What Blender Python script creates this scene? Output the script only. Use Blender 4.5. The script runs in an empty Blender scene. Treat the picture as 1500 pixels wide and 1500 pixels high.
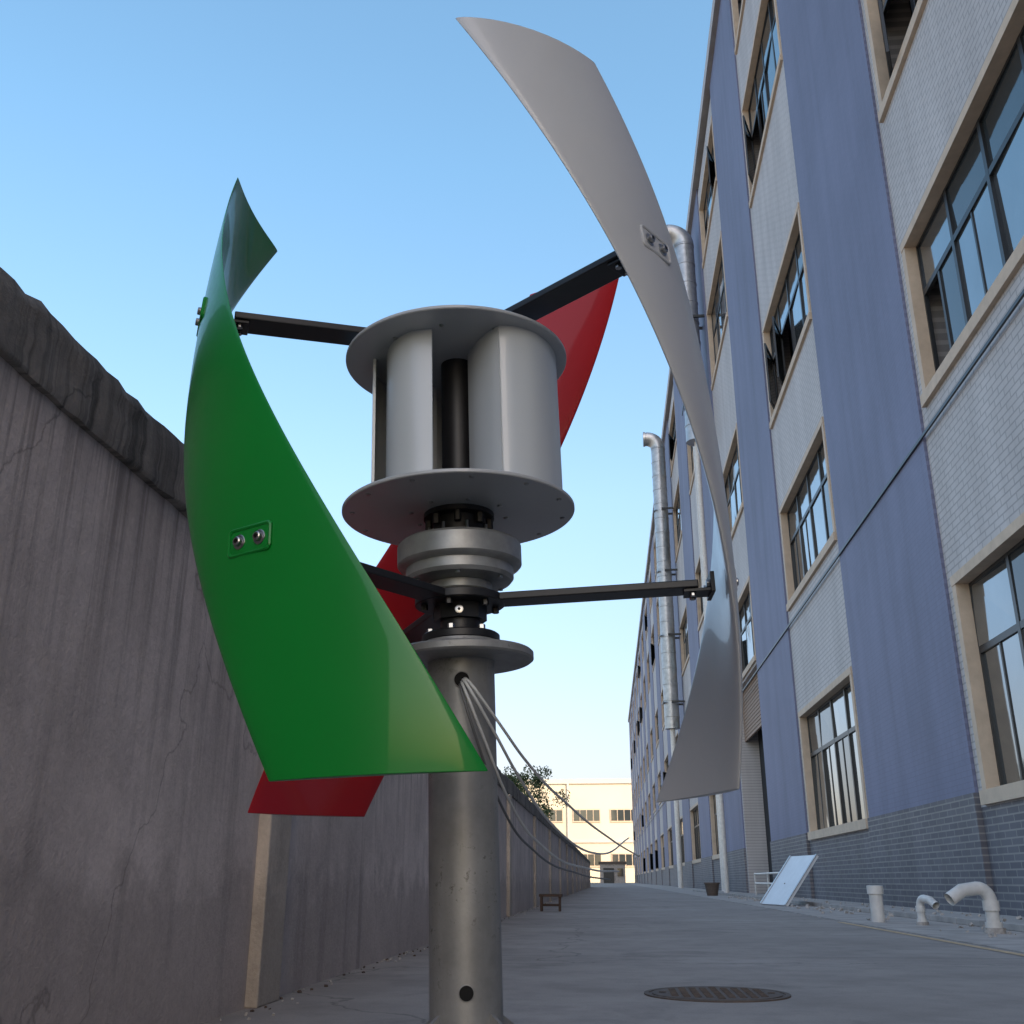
import bpy, bmesh, math, random
from math import sin, cos, pi, radians, atan2, sqrt
from mathutils import Vector, Matrix
random.seed(7)
scene = bpy.context.scene
COL = scene.collection

# ------------------------------------------------------------------ materials
def new_mat(name):
    m = bpy.data.materials.new(name); m.use_nodes = True
    nt = m.node_tree; b = nt.nodes['Principled BSDF']
    return m, nt, b
def L(nt, a, b): nt.links.new(a, b)
def ramp(nt, fac, stops):
    r = nt.nodes.new('ShaderNodeValToRGB')
    el = r.color_ramp.elements
    while len(el) < len(stops): el.new(0.5)
    for e, (p, c) in zip(el, stops):
        e.position = p; e.color = (c[0], c[1], c[2], 1)
    L(nt, fac, r.inputs[0]); return r.outputs[0]
def coord(nt, scale=(1,1,1), kind='Object'):
    tc = nt.nodes.new('ShaderNodeTexCoord'); mp = nt.nodes.new('ShaderNodeMapping')
    mp.inputs['Scale'].default_value = scale
    L(nt, tc.outputs[kind], mp.inputs[0]); return mp.outputs[0]
def noise(nt, vec, scale, detail=6, rough=.6, dist=0):
    n = nt.nodes.new('ShaderNodeTexNoise')
    n.inputs['Scale'].default_value = scale; n.inputs['Detail'].default_value = detail
    n.inputs['Roughness'].default_value = rough; n.inputs['Distortion'].default_value = dist
    L(nt, vec, n.inputs['Vector']); return n.outputs['Fac']
def mix(nt, fac, a, b, mode='MIX'):
    m = nt.nodes.new('ShaderNodeMix'); m.data_type = 'RGBA'; m.blend_type = mode
    for sock, v in ((m.inputs[0], fac), (m.inputs[6], a), (m.inputs[7], b)):
        if isinstance(v, (int, float)): sock.default_value = v
        elif isinstance(v, tuple): sock.default_value = (v[0], v[1], v[2], 1)
        else: L(nt, v, sock)
    return m.outputs[2]
def bump(nt, b, h, strength=.3, dist=.01):
    bp = nt.nodes.new('ShaderNodeBump'); bp.inputs['Strength'].default_value = strength
    bp.inputs['Distance'].default_value = dist
    L(nt, h, bp.inputs['Height']); L(nt, bp.outputs[0], b.inputs['Normal'])
def simple(name, col, rough=.5, metal=0, var=.12, nscale=8, coat=0, bumps=0, kind='Object'):
    m, nt, b = new_mat(name)
    v = coord(nt, kind=kind)
    n = noise(nt, v, nscale)
    c = ramp(nt, n, [(.3, [x*(1-var) for x in col]), (.7, [min(1, x*(1+var)) for x in col])])
    L(nt, c, b.inputs['Base Color'])
    b.inputs['Roughness'].default_value = rough; b.inputs['Metallic'].default_value = metal
    if coat:
        b.inputs['Coat Weight'].default_value = coat; b.inputs['Coat Roughness'].default_value = .04
    if bumps: bump(nt, b, n, bumps, .004)
    return m

def paint(name, col, rough, coat, wave=.04, spec=.5):
    m, nt, b = new_mat(name)
    v = coord(nt)
    n1 = noise(nt, v, 3, 2); n2 = noise(nt, v, 60, 4)
    c = ramp(nt, n1, [(.3, [x*.94 for x in col]), (.7, [min(1, x*1.05) for x in col])])
    L(nt, c, b.inputs['Base Color'])
    r = nt.nodes.new('ShaderNodeMapRange'); r.inputs['To Min'].default_value = rough*.8; r.inputs['To Max'].default_value = rough*1.3
    L(nt, n2, r.inputs[0]); L(nt, r.outputs[0], b.inputs['Roughness'])
    b.inputs['Coat Weight'].default_value = coat; b.inputs['Coat Roughness'].default_value = .05
    b.inputs['Specular IOR Level'].default_value = spec
    bump(nt, b, n1, wave, .02)
    return m
M = {}
M['green'] = paint('green_paint', (.004, .20, .026), .3, .28, .03, .2)
M['red'] = paint('red_paint', (.40, .008, .012), .3, .3, .03, .25)
M['white'] = paint('silver_white_paint', (.475, .475, .475), .36, .3, .03)
M['drum'] = paint('drum_paint', (.53, .56, .575), .32, .3, .03)
M['disc'] = paint('disc_paint', (.43, .44, .45), .35, .2, .03)
M['black'] = simple('black_steel', (.012, .012, .014), .45, 0, .3, 20, bumps=.1)
M['chrome'] = simple('steel_bolt', (.36, .36, .36), .28, 1, .1, 30)
M['castalu'] = simple('cast_aluminium', (.34, .345, .34), .45, .55, .15, 40, bumps=.15)
M['hole'] = simple('dark_inside', (.004, .004, .004), .9)
M['cable'] = simple('cable_sheath', (.6, .6, .58), .45)
M['cable_d'] = simple('cable_dark', (.12, .12, .12), .5)
m, nt, b = new_mat('galvanised_steel'); v = coord(nt)
n1 = noise(nt, v, 9, 8, .65); vs = coord(nt, (1, 1, .15)); n2 = noise(nt, vs, 60, 3)
n3 = noise(nt, v, 70, 5, .75)
c = ramp(nt, n1, [(.3, (.20, .20, .195)), (.5, (.28, .28, .275)), (.7, (.36, .36, .355))])
c = mix(nt, ramp(nt, n2, [(.4, (0, 0, 0)), (.8, (.4, .4, .4))]), c, (.21, .208, .195))
sp = ramp(nt, n3, [(.57, (0, 0, 0)), (.66, (.75, .75, .75))])
sp2 = mix(nt, 1.0, sp, ramp(nt, noise(nt, v, 6, 2), [(.44, (0, 0, 0)), (.60, (1, 1, 1))]), 'MULTIPLY')
c = mix(nt, sp2, c, (.07, .065, .058)); L(nt, c, b.inputs['Base Color'])
b.inputs['Metallic'].default_value = .45; b.inputs['Roughness'].default_value = .5
bump(nt, b, n3, .12, .002); M['galv'] = m

def wall_mat(name, base, dark, streak=.6, topdark=.5, low=.4, top0=2.15):
    m, nt, b = new_mat(name)
    v = coord(nt)
    big = noise(nt, v, .7, 9, .66); mid = noise(nt, v, 3.2, 9, .68); fine = noise(nt, v, 45, 5, .7)
    vs = coord(nt, (1, 3.2, .25)); st = noise(nt, vs, 1.3, 7, .62, .3)
    vd = coord(nt, (1, 9, .35)); dr = noise(nt, vd, 1.6, 6, .65, .2)
    c = ramp(nt, big, [(.28, [x*.66 for x in base]), (.45, [x*.92 for x in base]), (.56, base), (.72, [min(1, x*1.2) for x in base])])
    c = mix(nt, ramp(nt, mid, [(.46, (0, 0, 0)), (.72, (.6, .6, .6))]), c, tuple(x*.64 for x in base))
    c = mix(nt, ramp(nt, st, [(.55, (0, 0, 0)), (.70, (streak,)*3)]), c, dark)
    tc = nt.nodes.new('ShaderNodeTexCoord'); sx = nt.nodes.new('ShaderNodeSeparateXYZ'); L(nt, tc.outputs['Object'], sx.inputs[0])
    # dirt splashed up from the ground
    ad = nt.nodes.new('ShaderNodeMath'); ad.operation = 'MULTIPLY_ADD'; ad.inputs[1].default_value = -.9; L(nt, mid, ad.inputs[0]); L(nt, sx.outputs['Z'], ad.inputs[2])
    lo = ramp(nt, ad.outputs[0], [(.0, (low,)*3), (.2, (0, 0, 0))])
    c = mix(nt, lo, c, tuple(x*.38 for x in base))
    # run-off drips below the coping
    mh = nt.nodes.new('ShaderNodeMapRange'); mh.inputs['From Min'].default_value = .7; mh.inputs['From Max'].default_value = 1.95
    L(nt, sx.outputs['Z'], mh.inputs[0])
    dm = mix(nt, 1.0, ramp(nt, dr, [(.50, (0,)*3), (.64, (.85,)*3)]), mh.outputs[0], 'MULTIPLY')
    c = mix(nt, dm, c, dark)
    ad2 = nt.nodes.new('ShaderNodeMath'); ad2.operation = 'MULTIPLY_ADD'; ad2.inputs[1].default_value = .8; L(nt, st, ad2.inputs[0]); L(nt, sx.outputs['Z'], ad2.inputs[2])
    mr = nt.nodes.new('ShaderNodeMapRange'); mr.inputs['From Min'].default_value = top0; mr.inputs['From Max'].default_value = top0+.4; mr.inputs['To Max'].default_value = topdark
    L(nt, ad2.outputs[0], mr.inputs[0])
    c = mix(nt, mr.outputs[0], c, dark)
    # hairline cracks
    vo = nt.nodes.new('ShaderNodeTexVoronoi'); vo.feature = 'DISTANCE_TO_EDGE'; vo.inputs['Scale'].default_value = .45
    wv = nt.nodes.new('ShaderNodeVectorMath'); wv.operation = 'MULTIPLY_ADD'; wv.inputs[1].default_value = (.5, .5, .5)
    nn = nt.nodes.new('ShaderNodeTexNoise'); nn.inputs['Scale'].default_value = 3; nn.inputs['Detail'].default_value = 8; L(nt, v, nn.inputs['Vector'])
    L(nt, nn.outputs['Color'], wv.inputs[0]); L(nt, v, wv.inputs[2]); L(nt, wv.outputs[0], vo.inputs['Vector'])
    c = mix(nt, ramp(nt, vo.outputs['Distance'], [(.0, (.6,)*3), (.004, (0,)*3)]), c, dark)
    c = mix(nt, .4, c, ramp(nt, fine, [(.3, (.55,)*3), (.7, (1, 1, 1))]), 'MULTIPLY')
    L(nt, c, b.inputs['Base Color']); b.inputs['Roughness'].default_value = .93
    hh = nt.nodes.new('ShaderNodeMath'); hh.operation = 'MULTIPLY_ADD'; hh.inputs[1].default_value = .3
    L(nt, fine, hh.inputs[0]); L(nt, mid, hh.inputs[2])
    bump(nt, b, hh.outputs[0], .6, .03)
    return m
M['wall'] = wall_mat('stained_plaster', (.70, .61, .57), (.22, .19, .175), .5, .5)
M['cap'] = wall_mat('mossy_coping', (.30, .27, .24), (.05, .047, .042), .9, .75, .4, 2.35)
M['pillar'] = wall_mat('pillar_plaster', (.60, .525, .45), (.28, .24, .20), .4, .4)

m, nt, b = new_mat('concrete_road'); v = coord(nt)
n1 = noise(nt, v, .35, 8, .65); n2 = noise(nt, v, 2.6, 8, .7); n3 = noise(nt, v, 90, 4, .7)
c = ramp(nt, n1, [(.3, (.25, .218, .195)), (.5, (.335, .295, .265)), (.7, (.41, .362, .33))])
c = mix(nt, ramp(nt, n2, [(.45, (0,)*3), (.72, (.7,)*3)]), c, (.21, .187, .17))
vo = nt.nodes.new('ShaderNodeTexVoronoi'); vo.feature = 'DISTANCE_TO_EDGE'; vo.inputs['Scale'].default_value = .21
wv = nt.nodes.new('ShaderNodeVectorMath'); wv.operation = 'MULTIPLY_ADD'; wv.inputs[1].default_value = (.6, .6, .6)
nn = nt.nodes.new('ShaderNodeTexNoise'); nn.inputs['Scale'].default_value = 2.2; nn.inputs['Detail'].default_value = 8; L(nt, v, nn.inputs['Vector'])
L(nt, nn.outputs['Color'], wv.inputs[0]); L(nt, v, wv.inputs[2]); L(nt, wv.outputs[0], vo.inputs['Vector'])
cr = ramp(nt, vo.outputs['Distance'], [(.0, (.6,)*3), (.003, (0,)*3)])
c = mix(nt, cr, c, (.08, .075, .07))
st_ = noise(nt, v, .9, 5, .7, .6)
c = mix(nt, ramp(nt, st_, [(.56, (0,)*3), (.70, (.5,)*3)]), c, (.12, .108, .10))
c = mix(nt, .5, c, ramp(nt, n3, [(.3, (.6,)*3), (.7, (1,)*3)]), 'MULTIPLY')
L(nt, c, b.inputs['Base Color']); b.inputs['Roughness'].default_value = .9
bump(nt, b, n3, .35, .004); M['road'] = m
M['apron'] = simple('concrete_apron', (.37, .33, .30), .88, 0, .25, 2.5, bumps=.3)
M['joint'] = simple('road_joint_filler', (.12, .11, .10), .9, 0, .3, 6)
M['ground'] = simple('dirt_ground', (.26, .23, .19), .95, 0, .3, 1.5)
M['line'] = simple('worn_yellow_line', (.50, .36, .22), .8, 0, .3, 12)
M['rubble'] = simple('rubble', (.40, .37, .34), .9, 0, .3, 20)

def tile(name, c1, c2, mortar, w, h, bumpy=.3, var_scale=.25, msize=.05):
    m, nt, b = new_mat(name)
    tc = nt.nodes.new('ShaderNodeTexCoord'); s = nt.nodes.new('ShaderNodeSeparateXYZ'); cb = nt.nodes.new('ShaderNodeCombineXYZ')
    L(nt, tc.outputs['Object'], s.inputs[0]); L(nt, s.outputs['Y'], cb.inputs[0]); L(nt, s.outputs['Z'], cb.inputs[1])
    br = nt.nodes.new('ShaderNodeTexBrick'); L(nt, cb.outputs[0], br.inputs['Vector'])
    br.inputs['Color1'].default_value = (*c1, 1); br.inputs['Color2'].default_value = (*c2, 1); br.inputs['Mortar'].default_value = (*mortar, 1)
    br.inputs['Scale'].default_value = 1; br.inputs['Brick Width'].default_value = w; br.inputs['Row Height'].default_value = h
    br.inputs['Mortar Size'].default_value = msize*h; br.inputs['Mortar Smooth'].default_value = .3
    n = noise(nt, tc.outputs['Object'], var_scale, 8, .6)
    vs = coord(nt, (1, 1, .08)); st = noise(nt, vs, 1.2, 6, .6)
    c = mix(nt, .8, br.outputs['Color'], ramp(nt, n, [(.3, (.76,)*3), (.7, (1,)*3)]), 'MULTIPLY')
    c = mix(nt, .6, c, ramp(nt, st, [(.35, (.74, .73, .72)), (.6, (1,)*3)]), 'MULTIPLY')
    L(nt, c, b.inputs['Base Color']); b.inputs['Roughness'].default_value = .65
    bump(nt, b, br.outputs['Fac'], -bumpy, .01)
    return m
M['tile'] = tile('white_wall_tile', (.585, .55, .54), (.555, .52, .51), (.38, .36, .355), .42, .13, .12, msize=.13)
M['bluetile'] = tile('blue_wall_tile', (.18, .195, .30), (.19, .205, .315), (.15, .16, .25), .3, .1, .1)
M['brick'] = tile('grey_base_brick', (.155, .15, .17), (.115, .11, .13), (.29, .275, .265), .5, .12, msize=.13)
M['trim'] = simple('cream_trim', (.55, .43, .32), .7, 0, .12, 3)
M['frame'] = simple('window_frame', (.02, .022, .025), .4)
M['room'] = simple('dark_room', (.015, .015, .017), .9)
def glass(name, col, metal):
    m, nt, b = new_mat(name)
    n = noise(nt, coord(nt), .5, 3)
    L(nt, ramp(nt, n, [(.3, [x*.8 for x in col]), (.7, col)]), b.inputs['Base Color'])
    b.inputs['Metallic'].default_value = metal; b.inputs['Roughness'].default_value = .06
    b.inputs['IOR'].default_value = 1.6
    n2 = noise(nt, coord(nt), .9, 2); bump(nt, b, n2, .12, .05)
    return m
M['glassA'] = glass('window_glass', (.30, .32, .33), .85)
M['glassB'] = glass('window_glass_dark', (.05, .06, .065), .3)
M['shutter'] = simple('brown_shutter', (.28, .18, .12), .6)
M['duct'] = simple('duct_steel', (.42, .43, .44), .38, .7, .2, 3)
M['cream'] = simple('cream_render', (.58, .51, .39), .8, 0, .06, .05)
M['creamroof'] = simple('pale_roof', (.5, .47, .42), .8, 0, .06, .05)
M['pvc'] = simple('white_pvc', (.66, .64, .60), .35, 0, .12, 8)
M['board'] = simple('white_board', (.66, .68, .70), .4, 0, .06, 4)
M['rust'] = simple('rusty_iron', (.10, .075, .06), .8, 0, .3, 30, bumps=.4)
M['wood'] = simple('old_wood', (.08, .05, .035), .8, 0, .3, 14)
M['bark'] = simple('bark', (.10, .075, .05), .9, 0, .3, 14)
m, nt, b = new_mat('foliage')
oi = noise(nt, coord(nt), 1.6, 4)
L(nt, ramp(nt, oi, [(.3, (.03, .05, .015)), (.5, (.06, .09, .03)), (.7, (.11, .13, .05))]), b.inputs['Base Color'])
b.inputs['Roughness'].default_value = .7; M['leaf'] = m

# ------------------------------------------------------------------ mesh helpers
class MB:
    def __init__(s): s.v = []; s.f = []; s.m = []; s.mats = []
    def mi(s, k):
        if k not in s.mats: s.mats.append(k)
        return s.mats.index(k)
    def quad(s, pts, k):
        o = len(s.v); s.v += [tuple(p) for p in pts]; s.f.append(tuple(range(o, o+len(pts)))); s.m.append(s.mi(k))
    def box(s, x0, x1, y0, y1, z0, z1, k, mat=None):
        o = len(s.v)
        P = [(x0,y0,z0),(x1,y0,z0),(x1,y1,z0),(x0,y1,z0),(x0,y0,z1),(x1,y0,z1),(x1,y1,z1),(x0,y1,z1)]
        if mat is not None: P = [tuple(mat @ Vector(p)) for p in P]
        s.v += P
        for f in ((0,3,2,1),(4,5,6,7),(0,1,5,4),(1,2,6,5),(2,3,7,6),(3,0,4,7)):
            s.f.append(tuple(o+i for i in f)); s.m.append(s.mi(k))
    def lathe(s, prof, k, seg=48, mat=None, capped=True):
        o = len(s.v); n = len(prof)
        for r, z in prof:
            for i in range(seg):
                a = 2*pi*i/seg; p = Vector((r*cos(a), r*sin(a), z))
                if mat is not None: p = mat @ p
                s.v.append(tuple(p))
        for j in range(n-1):
            for i in range(seg):
                i2 = (i+1) % seg
                s.f.append((o+j*seg+i, o+j*seg+i2, o+(j+1)*seg+i2, o+(j+1)*seg+i)); s.m.append(s.mi(k))
        if capped:
            s.f.append(tuple(o+i for i in reversed(range(seg)))); s.m.append(s.mi(k))
            s.f.append(tuple(o+(n-1)*seg+i for i in range(seg))); s.m.append(s.mi(k))
    def make(s, name, parent=None, smooth=None, bevel=0):
        me = bpy.data.meshes.new(name); me.from_pydata(s.v, [], s.f)
        for k in s.mats: me.materials.append(M[k])
        me.polygons.foreach_set('material_index', s.m); me.update()
        if smooth is not None:
            me.polygons.foreach_set('use_smooth', [True]*len(me.polygons))
            me.set_sharp_from_angle(angle=radians(smooth))
        ob = bpy.data.objects.new(name, me); COL.objects.link(ob)
        if parent: ob.parent = parent
        if bevel:
            bv = ob.modifiers.new('bev', 'BEVEL'); bv.width = bevel; bv.segments = 2; bv.limit_method = 'ANGLE'
        return ob
def empty(name, loc=(0,0,0), rot=(0,0,0)):
    e = bpy.data.objects.new(name, None); e.location = loc; e.rotation_euler = rot; COL.objects.link(e); e.empty_display_size = .2
    return e
def curve(name, pts, r, k, parent=None):
    cu = bpy.data.curves.new(name, 'CURVE'); cu.dimensions = '3D'; cu.bevel_depth = r; cu.bevel_resolution = 3; cu.resolution_u = 10
    sp = cu.splines.new('BEZIER'); sp.bezier_points.add(len(pts)-1)
    for bp_, p in zip(sp.bezier_points, pts):
        bp_.co = p; bp_.handle_left_type = bp_.handle_right_type = 'AUTO'
    cu.materials.append(M[k]); cu.use_fill_caps = True
    ob = bpy.data.objects.new(name, cu); COL.objects.link(ob)
    if parent: ob.parent = parent
    return ob
def frame_mat(o, x, y, z):
    m = Matrix.Identity(4)
    for i, a in enumerate((x, y, z)):
        for j in range(3): m[j][i] = a[j]
    for j in range(3): m[j][3] = o[j]
    return m

# ------------------------------------------------------------------ camera
EYE = .55; YAW = radians(5.09); PITCH = radians(19.8)
cam = bpy.data.cameras.new('camera'); cam.lens = 36; cam.sensor_width = 36; cam.clip_end = 5000; cam.clip_start = .05
co = bpy.data.objects.new('camera', cam); COL.objects.link(co)
co.location = (0, 0, EYE); co.rotation_euler = (pi/2+PITCH, 0, YAW); scene.camera = co

# ------------------------------------------------------------------ wind turbine
T = empty('wind_turbine', (-.225, 1.687, EYE), (0, radians(-1.8), YAW))
ZB, ZT = .124, 1.29
def blade_frame(z, az0):
    t = (z-ZB)/(ZT-ZB)
    az = radians(az0 + (257.5 - 86.5*t))
    R = .438 - .030*(2*t-1)**2
    rad = Vector((cos(az), sin(az), 0)); tan = Vector((-sin(az), cos(az), 0))
    pit = radians(4)
    ch = (tan*cos(pit) - rad*sin(pit)); nr = (rad*cos(pit) + tan*sin(pit))
    return rad*R + Vector((0, 0, z)), ch, nr
def blade(name, az0, k):
    nz = 90; half = 16
    loop = []
    for i in range(half+1):
        s = -cos(pi*i/half)/2
        u = s+.5
        th = .0125*(sqrt(max(0, u))*1.35*(1-u)+.32*sqrt(max(0, 1-(2*u-1)**2)))
        loop.append((s, th))
    up = [(s, .016*(1-4*s*s)+th) for s, th in loop]
    dn = [(s, .016*(1-4*s*s)-th) for s, th in loop[1:-1]]
    pts = up + dn[::-1]
    b = MB(); n = len(pts)
    for j in range(nz+1):
        t = j/nz; z = ZB + (ZT-ZB)*t
        c = .280 - .028*t
        o, ch, nr = blade_frame(z, az0)
        for s, h in pts: b.v.append(tuple(o + ch*(s*c) + nr*h))
    mi = b.mi(k)
    for j in range(nz):
        for i in range(n):
            i2 = (i+1) % n
            b.f.append((j*n+i, j*n+i2, (j+1)*n+i2, (j+1)*n+i)); b.m.append(mi)
    b.f.append(tuple(reversed(range(n)))); b.m.append(mi)
    b.f.append(tuple(nz*n+i for i in range(n))); b.m.append(mi)
    return b.make(name, T, 50, .0012)
def rrect(w, h, r, seg=6):
    P = []
    for cx, cy, a0 in ((w-r, h-r, 0), (-w+r, h-r, 90), (-w+r, -h+r, 180), (w-r, -h+r, 270)):
        for i in range(seg+1):
            a = radians(a0+90*i/seg); P.append((cx+r*cos(a), cy+r*sin(a)))
    return P
for nm, az0, k in (('green_blade', 0, 'green'), ('white_blade', 119, 'white'), ('red_blade', 239.5, 'red')):
    blade(nm, az0, k)
    for lvl, z in (('lower', .448), ('upper', .938)):
        o, ch, nr = blade_frame(z, az0)
        o2, _, _ = blade_frame(z+.02, az0); o1, _, _ = blade_frame(z-.02, az0)
        up = (o2-o1).normalized(); nn_ = ch.cross(up).normalized()
        if nn_.dot(nr) < 0: nn_ = -nn_
        zz = nn_; yy = zz.cross(ch).normalized()
        if yy.z < 0: yy = -yy
        xx = yy.cross(zz)
        fm = frame_mat(o + nr*.0262, xx, yy, zz)
        b = MB()
        W, H = .041, .021
        outer = rrect(W, H, .008); mid_ = rrect(W-.002, H-.002, .007); inn = rrect(W-.0045, H-.0045, .006)
        rings = [(outer, -.004), (outer, .0002), (mid_, .0018), (inn, .0006), (inn, -.0004)]
        n = len(outer); off = len(b.v)
        for ring, zv in rings:
            for p in ring: b.v.append(tuple(fm @ Vector((p[0], p[1], zv))))
        for j in range(len(rings)-1):
            for i in range(n):
                i2 = (i+1) % n
                b.f.append((off+j*n+i, off+j*n+i2, off+(j+1)*n+i2, off+(j+1)*n+i)); b.m.append(b.mi(k))
        b.f.append(tuple(off+(len(rings)-1)*n+i for i in range(n))); b.m.append(b.mi(k))
        for sx in (-.019, .019):
            bm_ = fm @ Matrix.Translation((sx, 0, -.0006))
            b.lathe([(.0105, 0), (.0105, .0012), (.010, .0016)], 'chrome', 24, bm_)
            b.lathe([(.0068, .0016), (.0068, .0065), (.0055, .0078), (.0036, .0078), (.0034, .0045)], 'chrome', 20, bm_, False)
            b.lathe([(.0034, .0046), (.0001, .0046)], 'hole', 6, bm_, False)
        b.make(nm+'_bolt_plate_'+lvl, T, 40)
        az = atan2(o.y, o.x); rr = Vector((o.x, o.y)).length
        am = Matrix.Rotation(az, 4, 'Z')
        b = MB(); w = .027; t = .0065
        zc = z
        b.box(.05, rr-.03, -w, w, zc-t, zc+t, 'black', am)
        a = b.make(nm+'_arm_'+lvl, T, None, .002)
        b = MB()
        fi = frame_mat(o - nr*.0, xx, yy, zz)
        b.box(-.032, .032, -.017, .017, -.013, -.006, 'black', fi)
        b.box(rr-.055, rr-.008, -.022, .022, zc-t-.006, zc-t-.0005, 'black', am)
        for q in (-.012, .012):
            b.lathe([(.0055, -.012), (.0055, -.006)], 'chrome', 6, am @ Matrix.Translation((rr-.04, q, zc-t)))
            b.lathe([(.007, -.019), (.007, -.012)], 'chrome', 6, fi @ Matrix.Translation((q*1.5, 0, 0)))
        b.make(nm+'_bracket_'+lvl, T, 40, .0008)
# drum
DB, DT = .606, .902
b = MB()
for z in (DB, DT):
    b.lathe([(.2025, z), (.204, z+.0015), (.204, z+.0055), (.2025, z+.007)], 'disc', 128)
for z, n_, r_ in ((DB, 12, .186), (DB, 8, .085), (DT, 10, .15)):
    for i in range(n_):
        a = 2*pi*(i+.3)/n_
        b.lathe([(.003, -.0025), (.0045, -.001), (.0045, 0)], 'chrome', 10, Matrix.Translation((r_*cos(a), r_*sin(a), z)))
b.make('drum_discs', T, 35)
def catmull(P, n=8):
    out = []
    for i in range(len(P)-1):
        p0 = P[max(i-1, 0)]; p1 = P[i]; p2 = P[i+1]; p3 = P[min(i+2, len(P)-1)]
        for j in range(n):
            t = j/n
            out.append(tuple(.5*((2*p1[q])+(-p0[q]+p2[q])*t+(2*p0[q]-5*p1[q]+4*p2[q]-p3[q])*t*t+(-p0[q]+3*p1[q]-3*p2[q]+p3[q])*t**3) for q in (0, 1)))
    out.append(P[-1]); return out
vanes = [[(-.036,-.135),(-.072,-.128),(-.105,-.095),(-.122,-.045),(-.12,.015),(-.09,.065),(-.045,.09)],
         [(.024,-.04),(.034,-.068),(.048,-.096),(.066,-.124),(.080,-.140)],
         [(.080,-.1402),(.105,-.136),(.138,-.116),(.168,-.07),(.182,-.01),(.172,.05),(.13,.1)],
         [(-.148,-.035),(-.154,.03),(-.13,.1),(-.07,.145),(0,.15),(.04,.12)]]
for vi, P in enumerate(vanes):
    Q = catmull(P); b = MB(); z0, z1 = DB+.007, DT; th = .0025
    n = len(Q)
    L0 = []; L1 = []
    for i, p in enumerate(Q):
        a = Vector(Q[max(i-1, 0)]); c_ = Vector(Q[min(i+1, n-1)]); d = (c_-a).normalized(); nn_ = Vector((d.y, -d.x))*th
        L0.append(Vector(p)+nn_); L1.append(Vector(p)-nn_)
    for i in range(n-1):
        for A, rev in ((L0, 0), (L1, 1)):
            q = [(A[i].x, A[i].y, z0), (A[i+1].x, A[i+1].y, z0), (A[i+1].x, A[i+1].y, z1), (A[i].x, A[i].y, z1)]
            b.quad(q[::-1] if rev else q, 'drum')
    for i in (0, n-1):
        b.quad([(L0[i].x, L0[i].y, z0), (L1[i].x, L1[i].y, z0), (L1[i].x, L1[i].y, z1), (L0[i].x, L0[i].y, z1)], 'drum')
    ob = b.make('drum_vane_%d' % (vi+1), T)
    bm = bmesh.new(); bm.from_mesh(ob.data); bmesh.ops.remove_doubles(bm, verts=bm.verts, dist=1e-5); bmesh.ops.recalc_face_normals(bm, faces=bm.faces); bm.to_mesh(ob.data); bm.free()
    ob.data.polygons.foreach_set('use_smooth', [True]*len(ob.data.polygons)); ob.data.set_sharp_from_angle(angle=radians(50))
b = MB()
b.lathe([(.029, DB+.007), (.029, DT)], 'black', 40)
b.lathe([(.034, DT+.007), (.034, .929), (.06, .9305), (.06, .9455), (.03, .947), (.028, .965)], 'black', 40)
b.make('rotor_shaft', T, 35)
b = MB()
b.lathe([(.062, .597), (.062, DB-.0002)], 'black', 40)
b.lathe([(.042, .564), (.045, .568), (.045, .5965)], 'black', 40)
b.lathe([(.057, .5545), (.060, .558), (.060, .5635)], 'black', 40)
for i in range(8):
    a = 2*pi*i/8
    b.lathe([(.0065, .579), (.0065, .5965)], 'black', 6, Matrix.Translation((.053*cos(a), .053*sin(a), 0)))
    b.lathe([(.003, .5640), (.003, .579)], 'chrome', 8, Matrix.Translation((.053*cos(a+.3), .053*sin(a+.3), 0)))
b.make('hub_coupling', T, 35)
b = MB()
b.lathe([(.07,.478),(.088,.482),(.093,.488),(.093,.504),(.098,.506),(.104,.508),(.1075,.512),(.1075,.544),(.104,.549),(.088,.552),(.05,.554)], 'castalu', 72)
for i in range(6):
    a = 2*pi*(i+.5)/6
    b.lathe([(.0045, .478), (.0045, .485)], 'chrome', 8, Matrix.Translation((.080*cos(a), .080*sin(a), 0)))
b.make('generator_housing', T, 32)
b = MB()
b.lathe([(.052, .4605), (.055, .464), (.055, .4775)], 'castalu', 40)
b.lathe([(.075, .4405), (.077, .442), (.077, .4535), (.075, .455)], 'black', 48)
b.lathe([(.034, .395), (.034, .4404)], 'black', 40)
b.lathe([(.045, .414), (.045, .4400)], 'black', 8)
b.lathe([(.05, .4552), (.05, .4603)], 'black', 40)
b.lathe([(.064, .3755), (.066, .3775), (.066, .388), (.063, .3905), (.04, .396)], 'black', 48)
for i in range(6):
    a = 2*pi*(i+.25)/6
    b.lathe([(.006, .431), (.006, .4404)], 'black', 6, Matrix.Translation((.062*cos(a), .062*sin(a), 0)))
    b.lathe([(.006, .391), (.006, .399), (.0045, .400)], 'chrome', 6, Matrix.Translation((.052*cos(a), .052*sin(a), 0)))
bm_ = Matrix.Translation((0, -.0345, .425)) @ Matrix.Rotation(pi/2, 4, 'X')
b.lathe([(.007, .008), (.007, .012), (.004, .0125)], 'chrome', 16, bm_)
b.lathe([(.004, .0124), (.0001, .0127)], 'hole', 6, bm_, False)
b.make('lower_hub', T, 32)
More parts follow.
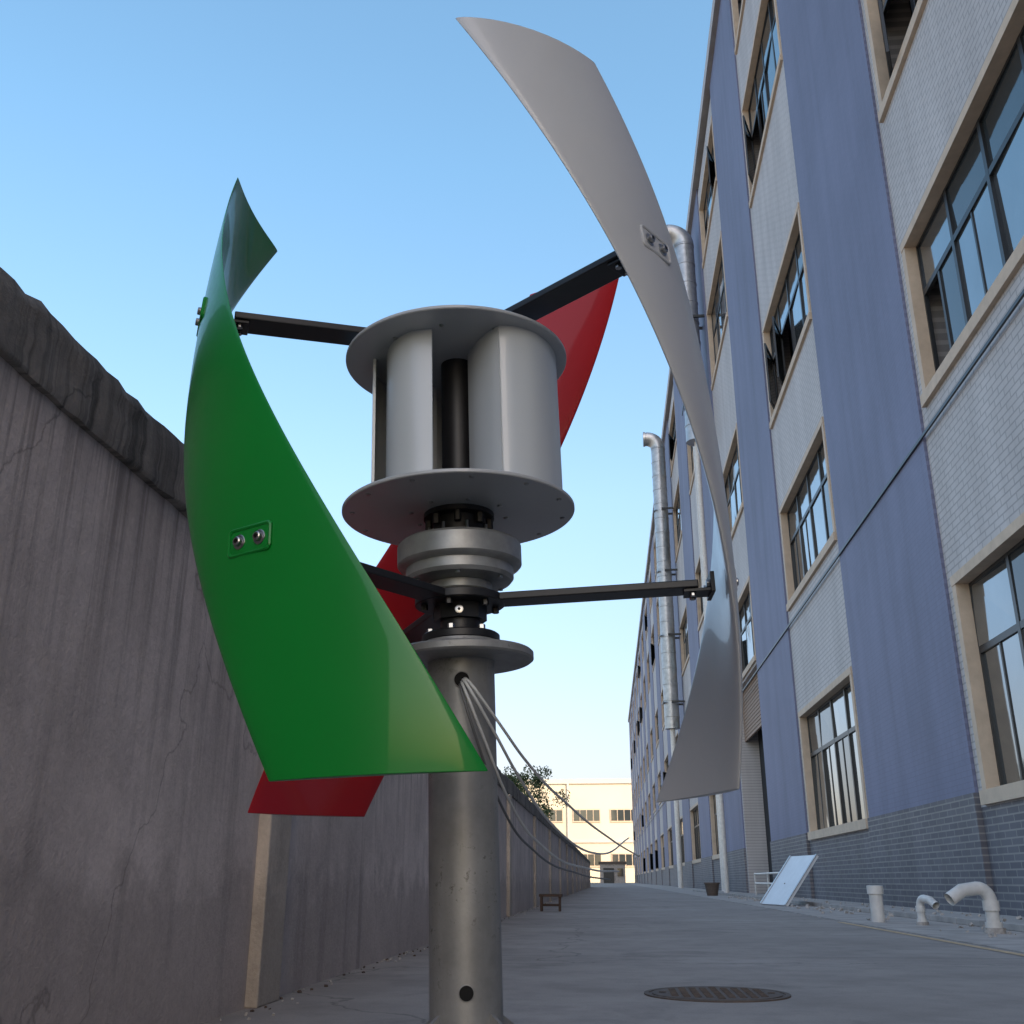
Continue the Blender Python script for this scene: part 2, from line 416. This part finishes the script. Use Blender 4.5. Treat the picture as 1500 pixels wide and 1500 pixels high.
# mast
b = MB()
b.lathe([(.118,.343),(.122,.346),(.122,.356),(.119,.359),(.07,.3595),(.068,.366),(.066,.3754)], 'galv', 96)
b.lathe([(.0555, -.216), (.0555, .3429)], 'galv', 72)
b.lathe([(.11, -.230), (.112, -.228), (.112, -.218), (.11, -.216)], 'galv', 72)
b.lathe([(.075, -.535), (.075, -.2305)], 'galv', 72)
b.lathe([(.17, -.55), (.17, -.5355)], 'galv', 72)
for i in range(4):
    am = Matrix.Rotation(pi/4+i*pi/2, 4, 'Z')
    o = len(b.v)
    for yy_ in (-.003, .003):
        for p in ((.054, -.216), (.105, -.216), (.054, -.184)): b.v.append(tuple(am @ Vector((p[0], yy_, p[1]))))
    for f in ((0,1,2),(5,4,3),(0,3,4,1),(1,4,5,2),(2,5,3,0)): b.f.append(tuple(o+i for i in f)); b.m.append(b.mi('galv'))
b.make('mast', T, 32)
b = MB()
def mast_hole(x, z, r):
    y = -sqrt(.0555**2-x*x)
    a = atan2(y, x)
    fm = frame_mat((x, y, z), (-sin(a), cos(a), 0), (0, 0, 1), (cos(a), sin(a), 0))
    b.lathe([(r*1.12, -.002), (r*1.12, .0016), (r, .0022)], 'galv', 32, fm, False)
    b.lathe([(r, .0021), (.0001, .0019)], 'hole', 32, fm, False)
mast_hole(.003, -.155, .0105); mast_hole(.003, .305, .012)
b.make('mast_holes', T, 60)
for i, (pts, r) in enumerate([
    ([(.003,-.045,.307),(.012,-.085,.292),(.045,-.06,.235),(.085,.05,.17),(.16,.40,.095),(.30,1.05,.055),(.47,1.9,.12)], .0024),
    ([(.001,-.045,.305),(.008,-.082,.286),(.035,-.06,.215),(.07,.05,.13),(.14,.4,.055),(.27,1.05,.02),(.43,1.9,.015)], .0024),
    ([(.005,-.045,.309),(.016,-.08,.296),(.05,-.06,.25),(.10,.05,.19),(.19,.40,.135),(.33,1.05,.09),(.50,1.9,.06)], .0024),
    ([(-.001,-.045,.303),(.004,-.082,.28),(.028,-.062,.20),(.058,.05,.12),(.12,.4,.05),(.24,1.05,.01),(.40,1.9,-.01)], .0022)]):
    curve('cable_%d' % (i+1), pts, r, 'cable' if i < 3 else 'cable_d', T)

# ------------------------------------------------------------------ ground
def sheet(name, x0, x1, y0, y1, z, k):
    b = MB(); b.quad([(x0,y0,z),(x1,y0,z),(x1,y1,z),(x0,y1,z)], k); return b.make(name)
sheet('ground', -2000, 2000, -2000, 2000, -.004, 'ground')
sheet('road', -1.75, 3.3, -60, 420, 0, 'road')
b = MB(); b.box(3.3, 6.7, -60, 420, -.1, .012, 'apron'); b.make('pavement')
b = MB(); b.quad([(3.16,-10,.004),(3.25,-10,.004),(3.25,15.8,.004),(3.16,15.8,.004)], 'line'); b.make('road_line')
b = MB(); y = 3.4
while y < 120: b.quad([(-1.6,y,.004),(3.1,y,.004),(3.1,y+.014,.004),(-1.6,y+.014,.004)], 'joint'); y += 5.2
b.make('road_joints')

# boundary wall
W = empty('boundary_wall')
b = MB(); b.box(-1.95, -1.68, -6, 99, 0, 1.96, 'wall'); b.make('wall_panel', W)
b = MB()
ys = []; y = -6
while y < 99: ys.append(y); y += .04 + max(0, y)*.012
prof = [(-1.655, 1.95), (-1.648, 1.965), (-1.650, 2.01), (-1.648, 2.06), (-1.652, 2.11), (-1.650, 2.16), (-1.668, 2.205), (-1.82, 2.225), (-1.98, 2.2), (-1.99, 1.95)]
for yv in ys:
    j1 = random.uniform(-.002, .002) + .005*sin(yv*2.1); j2 = random.uniform(-.007, .007)+.008*sin(yv*1.7+1)+.006*sin(yv*5.1)
    for i, (px, pz) in enumerate(prof):
        b.v.append((px+(j1+random.uniform(-.006, .006) if i < 8 else 0), yv, pz+((j2+random.uniform(-.004, .004)) if i in (5,6,7,8) else random.uniform(-.004, .004))))
n = len(prof)
for j in range(len(ys)-1):
    for i in range(n):
        i2 = (i+1) % n
        b.f.append((j*n+i, (j+1)*n+i, (j+1)*n+i2, j*n+i2)); b.m.append(b.mi('cap'))
b.f.append(tuple(range(n))); b.m.append(b.mi('cap'))
b.make('coping', W, 60)
b = MB()
yy_ = 5.05
while yy_ < 97:
    b.box(-1.70, -1.62, yy_, yy_+.34, 0, 1.93, 'pillar'); yy_ += 6.4
b.make('pillars', W, None, .008)

# factory building
F = empty('factory_building')
X = 6.5; Z0 = EYE
rows = [(1.46, 5.1), (9.0, 12.3), (15.9, 19.6), (25.6, 30.0), (33.4, 37.0)]
rows = [(a+Z0, c+Z0) for a, c in rows]
ROOF = 39.0
wallb = MB(); winb = MB(); trimb = MB(); glb = MB()
yA = 27.0 - 16.3*3
y = yA
while y < 265:
    y0, y1 = y, y+8.5
    p0, p1 = y1, y+16.3
    bay = round((y-27)/16.3)
    wallb.box(X-.06, X+1, p0, p1, 2.0, ROOF+.4, 'bluetile')
    wallb.box(X-.10, X+1, p0-.02, p1+.02, 0, 2.0, 'brick')
    door = (bay == 1)
    if not door: wallb.box(X, X+1, y0, y1, 0, 1.75, 'brick')
    spans = [(z0-.12, z1+.12) for z0, z1 in rows]
    if door: spans[0] = (0, 9.2)
    zc = 1.75 if not door else 0
    for (a, c_) in spans:
        if a > zc: wallb.box(X, X+1, y0, y1, zc, a, 'tile')
        zc = c_
    wallb.box(X, X+1, y0, y1, zc, ROOF, 'tile')
    for (a, c_) in spans:
        wallb.box(X, X+1, y0, y0+.3, a, c_, 'tile'); wallb.box(X, X+1, y1-.3, y1, a, c_, 'tile')
    if door:
        winb.box(X+.95, X+1.0, y0, y1, 0, 9.2, 'room')
        nsl = 14
        for i in range(nsl):
            z = 6.9+i*(2.3/nsl); trimb.box(X+.3, X+.36, y0+.3, y1-.3, z, z+.13, 'shutter')
        trimb.box(X+.36, X+.4, y0+.3, y1-.3, 6.9, 9.2, 'shutter')
    for ri, (z0, z1) in enumerate(rows):
        if door and ri == 0: continue
        wy0, wy1 = y0+.5, y1-.5
        trimb.box(X-.035, X+.3, wy0-.2, wy0, z0-.12, z1+.12, 'trim'); trimb.box(X-.035, X+.3, wy1, wy1+.2, z0-.12, z1+.12, 'trim')
        trimb.box(X-.09, X+.3, wy0-.22, wy1+.22, z0-.24, z0-.0, 'trim'); trimb.box(X-.045, X+.3, wy0-.21, wy1+.21, z1, z1+.18, 'trim')
        winb.box(X+.9, X+.95, wy0, wy1, z0, z1, 'room')
        nc = 4; tr = z0+(z1-z0)*.66; fx0, fx1 = X+.2, X+.28; fw = .06
        for i in range(nc+1):
            yy_ = wy0+(wy1-wy0)*i/nc; winb.box(fx0, fx1, yy_-fw, yy_+fw, z0, z1, 'frame')
        for zz_ in (z0, tr, z1): winb.box(fx0+.003, fx1-.003, wy0, wy1, zz_-fw, zz_+fw, 'frame')
        for i in range(nc):
            a = wy0+(wy1-wy0)*i/nc+fw; c_ = wy0+(wy1-wy0)*(i+1)/nc-fw
            for (za, zb, top) in ((z0+fw, tr-fw, 0), (tr+fw, z1-fw, 1)):
                ran = random.random()
                gx = X+.24
                k2 = 'glassA' if ran < .62 else 'glassB'
                t1 = random.uniform(-.03, .03); t2 = random.uniform(-.03, .03)
                if not top and ran > .86:
                    mid_y = (a+c_)/2
                    glb.quad([(gx,a,za),(gx,mid_y,za),(gx,mid_y,zb),(gx,a,zb)], k2); winb.box(gx-.03, gx+.03, mid_y-.05, mid_y+.05, za, zb, 'frame')
                elif not top and ran > .80:
                    hx = .55
                    glb.quad([(gx-hx,a+.25,za),(gx,c_,za),(gx,c_,zb),(gx-hx,a+.25,zb)], k2)
                    fm = frame_mat((gx-hx, a+.25, 0), Vector((hx, c_-a-.25, 0)).normalized(), Vector((-(c_-a-.25), hx, 0)).normalized(), (0,0,1))
                    ln = Vector((hx, c_-a-.25)).length
                    for q in ((0, .08, za, zb), (ln-.08, ln, za, zb), (.08, ln-.08, za, za+.08), (.08, ln-.08, zb-.08, zb)):
                        winb.box(q[0], q[1], -.03, .03, q[2], q[3], 'frame', fm)
                else:
                    glb.quad([(gx+t1,a,za),(gx-t1+t2,c_,za),(gx-t1,c_,zb),(gx+t1,a,zb)], k2)
                    if not top and random.random() < .5:
                        m2 = (a+c_)/2; winb.box(gx-.02, gx+.03, m2-.03, m2+.03, za, zb, 'frame')
    y += 16.3
yB = y
wallb.box(X+1.001, X+20, yA, yB, 0, ROOF, 'tile')
wallb.box(X-.3, X+20, yA-.1, yB+.1, ROOF+.401, ROOF+1.1, 'tile')
wallb.make('walls', F); winb.make('window_frames', F); trimb.make('window_surrounds', F); glb.make('window_glass', F)
b = MB(); b.box(X-.11, X-.07, yA, yB, Z0+8.2, Z0+8.26, 'frame'); b.make('facade_cable_tray', F)
def duct(name, x, y, ztop, zmid, r1, r2):
    b = MB(); prof = []
    z = zmid
    while z < ztop: prof += [(r1, z), (r1, z+.9), (r1*1.05, z+.92), (r1*1.05, z+1.0), (r1, z+1.02)]; z += 1.3
    b.lathe(prof, 'duct', 20, Matrix.Translation((x, y, 0)))
    zt = prof[-1][1]
    n = 8; seg = 20; o = len(b.v); Rr = r1*1.6
    for j in range(n+1):
        a = j/n*pi/2
        c_ = Vector((x-Rr+Rr*cos(a), y, zt+Rr*sin(a)))
        ax = Vector((cos(a), 0, sin(a)))
        for i in range(seg):
            t = 2*pi*i/seg; b.v.append(tuple(c_+ax*r1*cos(t)*1.05+Vector((0, 1, 0))*r1*1.05*sin(t)))
    for j in range(n):
        for i in range(seg):
            i2 = (i+1) % seg; b.f.append((o+j*seg+i, o+j*seg+i2, o+(j+1)*seg+i2, o+(j+1)*seg+i)); b.m.append(b.mi('duct'))
    b.lathe([(r1, 0), (r1, .1), (r1*1.1, .12), (r1*1.1, .3)], 'duct', 20, Matrix.Translation((x-Rr, y, zt+Rr)) @ Matrix.Rotation(-pi/2, 4, 'Y'))
    if r2: b.lathe([(r2, 0), (r2, zmid)], 'pvc', 14, Matrix.Translation((x, y, 0)))
    z = zmid+2
    while z < ztop-1:
        b.box(x, X, y-r1*1.3, y-r1*1.3+.12, z, z+.15, 'frame'); b.box(x, X, y+r1*1.3-.12, y+r1*1.3, z, z+.15, 'frame')
        b.box(x-r1*1.15, x-r1*1.08, y-r1*1.3, y+r1*1.3, z, z+.15, 'frame'); z += 5.5
    b.make(name, F, 40)
duct('vent_duct', 5.6, 53, 35.2, 23.5, .58, .14)
duct('vent_duct_b', 5.45, 84, 36.5, 12, .6, .2)
b = MB(); b.lathe([(.12, 0), (.12, 38)], 'pvc', 12, Matrix.Translation((6.2, 60, 0))); b.make('downpipe', F)

# end building
E = empty('warehouse_building')
b = MB()
b.box(-30, 16, 330, 350, 0, 29, 'cream'); b.box(-30.5, 16.5, 329.5, 350.5, 29.001, 30.4, 'creamroof')
b.box(-12.2, -11.6, 329.4, 329.98, 0, 29, 'creamroof'); b.box(-30, 16, 329.6, 329.97, 11.5, 12.2, 'creamroof')
b.make('walls', E)
b = MB()
for wx in (-22, -10.5, 1):
    for zz_ in (17.5, 4.5):
        b.box(wx, wx+8.5, 329.7, 329.99, zz_, zz_+4, 'trim')
        for i in range(4): b.box(wx+.3+i*2.05, wx+2.1+i*2.05, 329.6, 329.69, zz_+.4, zz_+3.6, 'glassB')
b.make('windows', E)
G = empty('gate_shed')
b = MB(); b.box(-2, 3.8, 250, 258, 0, 4.2, 'apron'); b.box(-2.3, 4.1, 249.6, 258.4, 4.201, 4.7, 'rust'); b.box(-1.2, 1.2, 249.8, 249.99, 0, 3.3, 'frame'); b.box(2, 3.3, 249.8, 249.99, 1.5, 3.2, 'glassB')
b.make('shed_body', G)

# tree behind the wall
TR = empty('tree', (-3.6, 44, 0))
curve('trunk', [(0,0,0),(.05,.02,1.4),(-.05,.05,2.6),(.1,0,3.6)], .07, 'bark', TR)
for i in range(9):
    a = i*2.4; r = random.uniform(.6, 1.2)
    curve('limb_%d' % i, [(0,0,1.9+i*.16),(.4*r*cos(a),.4*r*sin(a),2.4+i*.17),(r*cos(a),r*sin(a),3.0+i*.18)], .022, 'bark', TR)
b = MB()
cl = [(random.gauss(0, .75), random.gauss(0, .65), random.uniform(2.4, 5.0), random.uniform(.25, .5)) for _ in range(50)]
for cx, cy, cz, cr_ in cl:
    for _ in range(150):
        d = Vector((random.gauss(0,1), random.gauss(0,1), random.gauss(0,1))).normalized()*cr_*random.random()**.4
        p = Vector((cx, cy, cz))+d
        u = Vector((random.gauss(0,1), random.gauss(0,1), random.gauss(0,1))).normalized(); w_ = u.orthogonal().normalized()
        s = random.uniform(.04, .08)
        b.quad([p-u*s, p+w_*s*.5, p+u*s, p-w_*s*.5], 'leaf')
b.make('crown', TR)

# manhole cover
b = MB()
mm = Matrix.Translation((.533, 5.85, 0))
b.lathe([(.37, .0), (.37, .007), (.345, .007), (.345, .003), (.33, .003), (.33, .008), (.0005, .009)], 'rust', 64, mm, False)
for i in range(-5, 6):
    for j in range(-5, 6):
        if i*i+j*j < 26: b.box(.533+i*.055-.018, .533+i*.055+.018, 5.85+j*.055-.007, 5.85+j*.055+.007, .009, .013, 'rust')
b.make('manhole_cover', None, 30)

# white PVC pipes near the kerb
P1 = MB(); P1.lathe([(.09,0),(.09,.36),(.11,.365),(.11,.47),(.10,.475),(.095,.40)], 'pvc', 28, Matrix.Translation((3.69, 15.6, .012)), False); P1.make('pvc_pipe', None, 40)
def elbow_pipe(name, x, y, s, rot):
    b = MB(); r = .062*s
    mt = Matrix.Translation((x, y, .012)) @ Matrix.Rotation(rot, 4, 'Z')
    path = []
    path += [Vector((0,0,0)), Vector((0,0,.28*s))]
    for j in range(1, 9):
        a = j/8*pi/2; path.append(Vector((-.12*s*(1-cos(a)), 0, .28*s+.12*s*sin(a))))
    path.append(Vector((-.28*s, 0, .38*s)))
    path.append(Vector((-.42*s, 0, .30*s)))
    seg = 18; o = len(b.v)
    for j, p in enumerate(path):
        d = (path[min(j+1, len(path)-1)]-path[max(j-1, 0)]).normalized()
        e1 = Vector((0,1,0)); e2 = d.cross(e1).normalized()
        for i in range(seg):
            t = 2*pi*i/seg; b.v.append(tuple(mt @ (p+(e1*cos(t)+e2*sin(t))*r)))
    for j in range(len(path)-1):
        for i in range(seg):
            i2 = (i+1) % seg; b.f.append((o+j*seg+i, o+j*seg+i2, o+(j+1)*seg+i2, o+(j+1)*seg+i)); b.m.append(b.mi('pvc'))
    b.lathe([(r*1.25, 0), (r*1.25, .1*s)], 'pvc', 18, mt); b.lathe([(r*1.22, .2*s), (r*1.22, .29*s)], 'pvc', 18, mt)
    b.lathe([(r*1.6, 0), (r*1.6, .05*s)], 'rubble', 18, mt)
    b.make(name, None, 45)
elbow_pipe('elbow_pipe', 4.15, 12.4, 1.15, .25)
elbow_pipe('elbow_pipe.001', 4.0, 14.6, .8, 1.9)
b = MB()
fm = Matrix.Translation((3.75, 25.6, .02)) @ Matrix.Rotation(radians(12), 4, 'Z') @ Matrix.Rotation(radians(38), 4, 'Y')
b.box(-.03, .03, -.8, .8, 0, 1.35, 'board', fm); b.box(-.05, -.031, -.82, -.75, 0, 1.36, 'duct', fm); b.box(-.05, -.031, .75, .82, 0, 1.36, 'duct', fm)
b.box(.3, .36, .1, .18, 0, .5, 'wood', Matrix.Translation((3.75, 25.6, 0)))
b.make('leaning_board', None, None, .004)
b = MB()
for i in range(200):
    yv = random.uniform(10, 38); xv = 4.3+random.gauss(0, .25) if i % 3 else random.uniform(5.4, 6.3)
    s = random.uniform(.01, .04)
    mt = Matrix.Translation((xv, yv, .012+s*.4)) @ Matrix.Rotation(random.uniform(0, 6), 4, (random.random(), random.random(), random.random()+.01))
    b.box(-s, s, -s*.8, s*.8, -s*.5, s*.5, 'rubble', mt)
for i in range(260):
    yv = random.uniform(2.5, 30); xv = -1.66+abs(random.gauss(0, .07)); s = random.uniform(.003, .010)
    mt = Matrix.Translation((xv, yv, s*.4)) @ Matrix.Rotation(random.uniform(0, 6), 4, (random.random(), random.random(), random.random()+.01))
    b.box(-s, s, -s*.8, s*.8, -s*.5, s*.5, 'rubble' if i % 3 else 'wood', mt)
b.make('rubble')
b = MB(); y = 9
while y < 60: b.box(4.55, 4.70, y+.01, y+1.19, .0125, .09, 'apron'); y += 1.2
b.make('drain_kerb', None, None, .008)
b = MB(); bx, by = -1.12, 21
b.box(bx-.22, bx+.22, by-.16, by+.16, .26, .31, 'wood')
for sx in (-.2, .15):
    for sy in (-.14, .1): b.box(bx+sx, bx+sx+.04, by+sy, by+sy+.04, 0, .259, 'wood')
b.box(bx-.18, bx+.18, by-.02, by+.02, .09, .13, 'wood')
b.make('wooden_stool', None, None, .004)
b = MB(); b.lathe([(.2, .0), (.28, .42), (.3, .42), (.3, .47), (.25, .47), (.24, .40)], 'rust', 16, Matrix.Translation((3.9, 42, .012)))
b.make('planter_pot', None, 40)
R_ = empty('pipe_rail')
curve('rail_a', [(5.8, 37, .8), (5.8, 44, .8)], .035, 'pvc', R_); curve('rail_b', [(5.8, 37, .45), (5.8, 44, .45)], .035, 'pvc', R_)
for yv in (37, 40.5, 44): curve('post', [(5.8, yv, 0), (5.8, yv, .85)], .035, 'pvc', R_)

# ------------------------------------------------------------------ light
EL = radians(30); SAZ = radians(143)
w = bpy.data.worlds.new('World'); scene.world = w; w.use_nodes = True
nt = w.node_tree; bg = nt.nodes['Background']
sky = nt.nodes.new('ShaderNodeTexSky'); sky.sky_type = 'NISHITA'; sky.sun_disc = False
sky.sun_elevation = EL; sky.sun_rotation = SAZ; sky.dust_density = 2.5; sky.ozone_density = .5; sky.air_density = 1.0
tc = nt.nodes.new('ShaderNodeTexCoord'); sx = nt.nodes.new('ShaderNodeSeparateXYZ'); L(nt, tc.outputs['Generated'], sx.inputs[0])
# sky tint: paler and dimmer low down on the side away from the sun, clearer blue higher up
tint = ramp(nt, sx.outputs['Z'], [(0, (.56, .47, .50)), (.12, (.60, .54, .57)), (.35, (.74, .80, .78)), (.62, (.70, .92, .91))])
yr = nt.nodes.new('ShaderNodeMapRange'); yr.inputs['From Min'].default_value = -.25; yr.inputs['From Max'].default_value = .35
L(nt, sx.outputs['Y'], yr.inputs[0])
tt = mix(nt, yr.outputs[0], (1.08, 1.0, .92), tint)  # unseen sun side kept brighter and warmer, shaped to warm the alley light
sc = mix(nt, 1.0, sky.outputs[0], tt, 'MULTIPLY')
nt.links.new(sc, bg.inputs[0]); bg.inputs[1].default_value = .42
sl = bpy.data.lights.new('sun', 'SUN'); sl.energy = 3.4; sl.angle = radians(.5); sl.color = (1, .88, .70)
so = bpy.data.objects.new('sun', sl); COL.objects.link(so)
S = Vector((sin(SAZ)*cos(EL), cos(SAZ)*cos(EL), sin(EL)))
so.rotation_euler = S.to_track_quat('Z', 'Y').to_euler()
scene.view_settings.view_transform = 'Standard'; scene.view_settings.look = 'None'; scene.view_settings.exposure = 0
